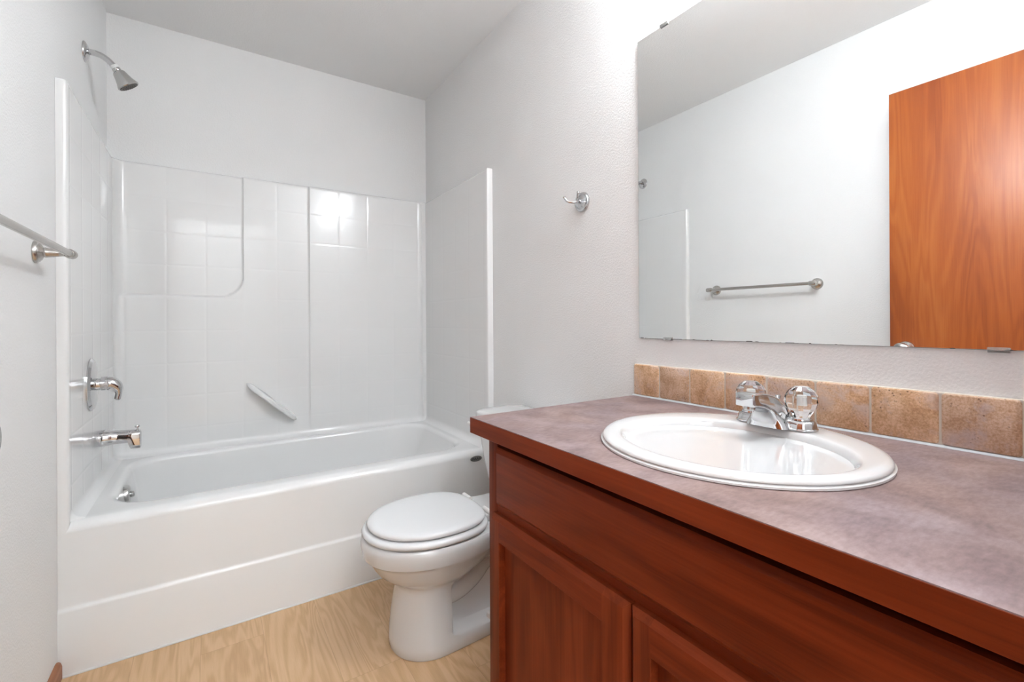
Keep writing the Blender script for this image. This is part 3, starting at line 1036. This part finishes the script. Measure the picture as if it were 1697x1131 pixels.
def cab_door(y0, y1, z0, z1, ry0, ry1, rz0, rz1):
    xf, xb = 0.924, FX - 0.0002
    ch = 0.0095
    bm = bmesh.new()
    def rect(a, b, c, d, x):
        return [(x, a, c), (x, b, c), (x, b, d), (x, a, d)]
    rings = [rect(y0, y1, z0, z1, xb), rect(y0, y1, z0, z1, xf + 0.010), rect(y0 + 0.001, y1 - 0.001, z0 + 0.001, z1 - 0.001, xf + 0.0085),
             rect(y0 + ch, y1 - ch, z0 + ch, z1 - ch, xf + 0.0004), rect(y0 + ch + 0.0015, y1 - ch - 0.0015, z0 + ch + 0.0015, z1 - ch - 0.0015, xf),
             rect(ry0 - 0.001, ry1 + 0.001, rz0 - 0.001, rz1 + 0.001, xf), rect(ry0, ry1, rz0, rz1, xf + 0.001), rect(ry0 + 0.0005, ry1 - 0.0005, rz0 + 0.0005, rz1 - 0.0005, xf + 0.0165)]
    loft(bm, rings, cap0=False, cap1=False)
    for yc in (ry0 - 0.0011, ry1 + 0.0011):
        bmesh.ops.bisect_plane(bm, geom=bm.verts[:] + bm.edges[:] + bm.faces[:], plane_co=(0, yc, 0), plane_no=(0, 1, 0))
    for f in bm.faces:
        f.material_index = 1 if ry0 - 0.0011 < f.calc_center_median().y < ry1 + 0.0011 else 0
    d = obj('door', bm, M['cab_v'], va, angle=20)
    d.data.materials.append(M['cab_h'])
    bm = bmesh.new()
    box(bm, (xf + 0.0160, ry0 - 0.004, rz0 - 0.004), (xf + 0.0195, ry1 + 0.004, rz1 + 0.004))
    obj('panel', bm, M['cab_v'], d)
    # rail and stile faces of the frame carry crosswise grain
    return d
d1 = cab_door(0.5035, 0.926, 0.105, 0.595, 0.560, 0.886, 0.155, 0.540)
d1['label'] = 'left door with recessed panel'
d2 = cab_door(0.078, 0.5005, 0.105, 0.595, 0.120, 0.457, 0.155, 0.540)
d2['label'] = 'right door with recessed panel'

# ---------------------------------------------------------------- countertop with a hole for the sink
SX, SYc, SA, SB = 1.190, 0.4925, 0.2325, 0.2403
CT_Y0, CT_Y1 = YF + 0.0015, 0.993
ct = thing('countertop', (1.2, 0.48, ZC), 'mauve grey laminate countertop with a dark wood front edge', 'countertop')
def holed_slab(bm, x0, x1, y0, y1, z0, z1, n_=96):
    def rectpt(a):
        c, s_ = cos(a), sin(a)
        tx = ((x1 - SX) / c if c > 0 else (x0 - SX) / c) if abs(c) > 1e-9 else 1e9
        ty = ((y1 - SYc) / s_ if s_ > 0 else (y0 - SYc) / s_) if abs(s_) > 1e-9 else 1e9
        t = min(tx, ty)
        return (SX + t * c, SYc + t * s_)
    angs = sorted([2 * pi * k / n_ for k in range(n_)] + [math.atan2(yy - SYc, xx - SX) % (2 * pi) for xx in (x0, x1) for yy in (y0, y1)])
    outr = [rectpt(a) for a in angs]
    inr = [(SX + (SA - 0.02) * cos(a), SYc + (SB - 0.02) * sin(a)) for a in angs]
    r = [[(x, y, z0) for x, y in inr], [(x, y, z0) for x, y in outr], [(x, y, z1) for x, y in outr], [(x, y, z1) for x, y in inr]]
    vs = loft(bm, r, False, False)
    quad_ring(bm, vs[3], vs[0])
bm = bmesh.new()
holed_slab(bm, XC + 0.0006, W - 0.0006, CT_Y0, CT_Y1, ZC - 0.0012, ZC)
holed_slab(bm, XC + 0.020, W - 0.0006, CT_Y0, CT_Y1 - 0.0005, ZCB, ZC - 0.0012)
obj('laminate_top', bm, M['laminate'], ct, angle=30)
bm = bmesh.new()
box(bm, (XC, CT_Y0, ZCB), (XC + 0.020, CT_Y1, ZC - 0.0013), 0.0006, 1)
we = obj('wood_edge', bm, M['cab_h'], ct)
we['label'] = 'dark cherry front edge strip'

# ---------------------------------------------------------------- backsplash of tumbled stone tiles
edges = [0.993, 0.895, 0.792, 0.688, 0.582, 0.476, 0.376, 0.270, 0.167, 0.064, YF + 0.004]
bs = thing('backsplash', (W, 0.48, ZC), 'row of tumbled travertine tiles along the back of the countertop', 'backsplash')
bm = bmesh.new()
lay = bm.faces.layers.float.new('tile_id')
ZT = 0.9075
rr = random.Random(3)
for k in range(len(edges) - 1):
    y1, y0 = edges[k] - 0.0018, edges[k + 1] + 0.0018
    n0 = len(bm.faces)
    x0 = 1.488 + rr.uniform(-0.0006, 0.0006)
    zt = ZT + rr.uniform(-0.001, 0.001)
    # rounded tumbled outline lofted from wall to face
    r_ = 0.006
    def tr(i, x, jit=0.0):
        return [(x, (y0 + y1) / 2 + a * 1.0, (ZC + 0.004 + zt) / 2 + b) for a, b in rrect(0, 0, (y1 - y0) / 2 - i, (zt - ZC - 0.004) / 2 - i, r_, 4)]
    loft(bm, [tr(0.0, W - 0.0008), tr(0.0, x0 + 0.003), tr(0.0008, x0 + 0.0010), tr(0.003, x0)])
    bm.faces.ensure_lookup_table()
    idv = rr.random() * 5 + k
    for f in bm.faces[n0:]:
        f[lay] = idv
obj('stone_tiles', bm, M['travertine'], bs, angle=50)
bm = bmesh.new()
box(bm, (1.4905, edges[-1], ZC + 0.003), (W - 0.0007, edges[0] + 0.0005, ZT - 0.003))
box(bm, (1.4900, edges[-1], ZT - 0.004), (W - 0.0007, edges[0] - 0.002, ZT + 0.0015), 0.0012, 2)
obj('grout', bm, M['grout'], bs)
bm = bmesh.new()
loft(bm, [[(1.4895, y, ZC + 0.0002), (1.4835, y, ZC + 0.0002), (1.4845, y, ZC + 0.0015), (1.4895, y, ZC + 0.0042)] for y in (CT_Y0 + 0.003, edges[0] + 0.004)])
obj('caulk_line', bm, M['grey_caulk'], bs)

# ---------------------------------------------------------------- sink
sk = thing('sink', (SX, SYc, ZC), 'white oval drop-in porcelain sink set in the countertop', 'sink')
BXc, BYc, BA, BB = 1.164, 0.484, 0.171, 0.1995
ZR = ZC + 0.0160
def ell(cx, cy, a, b, z, n_=96):
    return [(cx + a * cos(2 * pi * k / n_), cy + b * sin(2 * pi * k / n_), z) for k in range(n_)]
bm = bmesh.new()
rings = []
for i, z in ((0.0035, 0.0003), (0.0, 0.0010), (0.0, 0.0042), (0.0018, 0.0052), (0.0052, 0.0058), (0.0058, 0.0066), (0.0030, 0.0078), (0.0030, 0.0100), (0.0060, 0.0130), (0.0110, 0.0152), (0.0175, 0.0160)):
    rings.append(ell(SX, SYc, SA - i, SB - i, ZC + z))
for t, dz in ((0.35, 0.0), (0.70, -0.0004), (0.90, -0.0010)):
    rings.append(ell(SX - 0.0005 + (BXc - SX) * t, SYc + (BYc - SYc) * t, (SA - 0.0175) + (BA - SA + 0.0175) * t, (SB - 0.0175) + (BB - SB + 0.0175) * t, ZR + dz))
for f, dz in ((1.0, -0.0020), (0.985, -0.0045), (0.970, -0.0085), (0.955, -0.015), (0.93, -0.028), (0.89, -0.048), (0.83, -0.072), (0.74, -0.098), (0.62, -0.118), (0.45, -0.132), (0.28, -0.139), (0.13, -0.142)):
    rings.append(ell(BXc + 0.012 * (1 - f), BYc, BA * f, BB * f, ZR + dz))
loft(bm, rings)
obj('basin', bm, M['porcelain'], sk, angle=60)
bm = bmesh.new()
lathe(bm, [(0.0, 0.0), (0.021, 0.0), (0.022, 0.002), (0.016, 0.0035), (0.0, 0.005)], (BXc + 0.010, BYc, ZR - 0.1418), (0, 0, 1), 28)
obj('drain', bm, M['chrome'], sk)

# ---------------------------------------------------------------- faucet
FXc, FYc, FZ = 1.358, 0.4955, ZR + 0.0004
fa = thing('faucet', (FXc, FYc, FZ), 'chrome two-handle faucet with clear knobs on the sink rim', 'faucet')
bm = bmesh.new()
def stad(hx, hy, z, i=0.0):
    r = hx - i
    return [(x, y, z) for x, y in rrect(FXc, FYc, hx - i, hy - i, r - 0.0002, 10)]
loft(bm, [stad(0.0275, 0.0795, FZ), stad(0.0275, 0.0795, FZ + 0.0025), stad(0.0275, 0.0795, FZ + 0.004, 0.002), stad(0.0275, 0.0795, FZ + 0.012, 0.0035), stad(0.0275, 0.0795, FZ + 0.017, 0.006), stad(0.0275, 0.0795, FZ + 0.019, 0.011)])
# spout: sections from the base pad arching forward to the tip
secs = [
    # x and z of section centre, half width, half depth, tilt from horizontal, corner exponent
    (1.346, FZ + 0.001, 0.0430, 0.0340, 0, 5.0),
    (1.345, FZ + 0.010, 0.0390, 0.0325, 2, 5.0),
    (1.343, FZ + 0.018, 0.0345, 0.0305, 6, 5.0),
    (1.339, FZ + 0.026, 0.0305, 0.0280, 14, 5.0),
    (1.332, FZ + 0.035, 0.0265, 0.0245, 28, 5.5),
    (1.321, FZ + 0.044, 0.0235, 0.0205, 44, 6.0),
    (1.306, FZ + 0.0515, 0.0215, 0.0172, 60, 7.0),
    (1.288, FZ + 0.0570, 0.0203, 0.0150, 74, 8.0),
    (1.268, FZ + 0.0605, 0.0196, 0.0138, 84, 9.0),
    (1.250, FZ + 0.0615, 0.0192, 0.0132, 90, 10.0),
    (1.2455, FZ + 0.0615, 0.0187, 0.0126, 91, 10.0),
    (1.2435, FZ + 0.0613, 0.0170, 0.0106, 91, 8.0),
]
rings = []
for cx, cz, hy_, hs, tilt, ex in secs:
    a0 = radians(tilt)
    ring = []
    for k in range(40):
        a = 2 * pi * k / 40
        c, s_ = cos(a), sin(a)
        cc = (1 if c >= 0 else -1) * abs(c) ** (2 / ex)
        ss = (1 if s_ >= 0 else -1) * abs(s_) ** (2 / ex)
        ring.append((cx + hs * cc * cos(a0), FYc + hy_ * ss, cz + hs * cc * sin(a0)))
    rings.append(ring)
loft(bm, rings)
obj('faucet_body', bm, M['chrome'], fa, angle=42)
bm = bmesh.new()
lathe(bm, [(0.0, -0.006), (0.0105, -0.006), (0.0110, 0.004), (0.0095, 0.006), (0.0, 0.006)], (1.262, FYc, FZ + 0.0465), (0, 0, -1), 22)
obj('aerator', bm, M['dull_chrome'], fa)
bm = bmesh.new()
lathe(bm, [(0.0, 0.0), (0.0028, 0.0), (0.0028, 0.030), (0.0032, 0.032), (0.0062, 0.0415), (0.0062, 0.0435), (0.0, 0.044)], (FXc + 0.012, FYc, FZ + 0.0165), (0, 0, 1), 18)
obj('lift_rod', bm, M['chrome'], fa)
for sg in (-1, 1):
    ky_ = FYc + sg * 0.0508
    bm = bmesh.new()
    lathe(bm, [(0.0, 0.0), (0.0195, 0.0), (0.0185, 0.003), (0.0150, 0.005), (0.0, 0.005)], (FXc, ky_, FZ + 0.0188), (0, 0, 1), 28)
    obj('knob_collar', bm, M['chrome'], fa)
    bm = bmesh.new()
    lathe(bm, [(0.0, 0.0), (0.0150, 0.0), (0.0195, 0.008), (0.0262, 0.019), (0.0302, 0.031), (0.0282, 0.043), (0.0222, 0.053), (0.0130, 0.0600), (0.0, 0.0605)], (FXc, ky_, FZ + 0.0240), (0, 0, 1), 12)
    kb = obj('clear_knob', bm, M['crystal'], fa, flat=True)
    kb['label'] = 'clear faceted acrylic knob'
    bm = bmesh.new()
    lathe(bm, [(0.0, 0.026), (0.0066, 0.026), (0.0066, 0.039), (0.0, 0.040)], (FXc, ky_, FZ + 0.0240), (0, 0, 1), 20)
    obj('knob_core', bm, M['white_plastic'], kb)

# ---------------------------------------------------------------- mirror with clips
MX = W - 0.006
MY1, MY0, MZ0, MZ1 = 0.975, -0.02, 0.9885, 1.910
mi = thing('mirror', (W, 0.48, 1.45), 'large frameless wall mirror above the vanity', 'mirror')
bm = bmesh.new()
box(bm, (MX + 0.0002, MY0, MZ0), (W - 0.0006, MY1, MZ1))
obj('mirror_back', bm, M['mirror_edge'], mi, flat=True)
bm = bmesh.new()
vv = [bm.verts.new(p) for p in ((MX, MY0 + 0.001, MZ0 + 0.001), (MX, MY1 - 0.001, MZ0 + 0.001), (MX, MY1 - 0.001, MZ1 - 0.001), (MX, MY0 + 0.001, MZ1 - 0.001))]
bm.faces.new(list(reversed(vv)))
gl = obj('mirror_glass', bm, M['mirror'], mi, flat=True)
bm = bmesh.new()
rw = random.Random(11)
ys = [MY0 + 0.003 + k * 0.0022 for k in range(int((MY1 - MY0 - 0.006) / 0.0022))]
lo, hi = [], []
hcur = 0.0
for y in ys:
    if rw.random() < 0.22:
        hcur = max(0.0, rw.uniform(-0.0028, 0.0019))
    lo.append((bm.verts.new((MX - 0.0002, y, MZ0)), bm.verts.new((MX - 0.0002, y, MZ0 + 0.0003 + hcur))))
for i in range(len(ys) - 1):
    bm.faces.new((lo[i][0], lo[i + 1][0], lo[i + 1][1], lo[i][1]))
obj('worn_edge', bm, M['mirror_wear'], mi, flat=True)
for y, z, up in ((0.867, MZ0, 1), (0.196, MZ0, 1), (0.874, MZ1, -1), (0.196, MZ1, -1)):
    bm = bmesh.new()
    z0, z1 = (z - 0.004, z + 0.005) if up > 0 else (z - 0.005, z + 0.004)
    box(bm, (MX - 0.0045, y - 0.0135, z0), (MX - 0.0005, y + 0.0135, z1), 0.0010, 2)
    if up > 0:
        box(bm, (MX - 0.0005, y - 0.0135, z0), (W - 0.0006, y + 0.0135, z - 0.0005))
    else:
        box(bm, (MX - 0.0005, y - 0.0135, z + 0.0005), (W - 0.0006, y + 0.0135, z1))
    cl_ = obj('mirror_clip', bm, M['dull_chrome'] if y > 0.5 else M['clip'], mi)

# ---------------------------------------------------------------- vanity lamp above the mirror
LY, LZ = 0.49, 2.150
vl = thing('vanity_light', (W, LY, LZ), 'chrome bar light with round globes above the mirror', 'light')
bm = bmesh.new()
box(bm, (W - 0.030, LY - 0.305, LZ - 0.055), (W - 0.0006, LY + 0.305, LZ + 0.055), 0.006, 3)
obj('light_bar', bm, M['chrome'], vl)
for k in (-1.5, -0.5, 0.5, 1.5):
    yk = LY + k * 0.15
    bm = bmesh.new()
    lathe(bm, [(0.0, 0.0), (0.026, 0.0), (0.026, 0.022), (0.020, 0.026), (0.0, 0.026)], (W - 0.030, yk, LZ), (-1, 0, 0), 24)
    so = obj('socket', bm, M['chrome'], vl)
    bm = bmesh.new()
    bmesh.ops.create_uvsphere(bm, u_segments=32, v_segments=18, radius=0.046, matrix=Matrix.Translation((W - 0.098, yk, LZ)))
    obj('globe', bm, M['globe'], so)
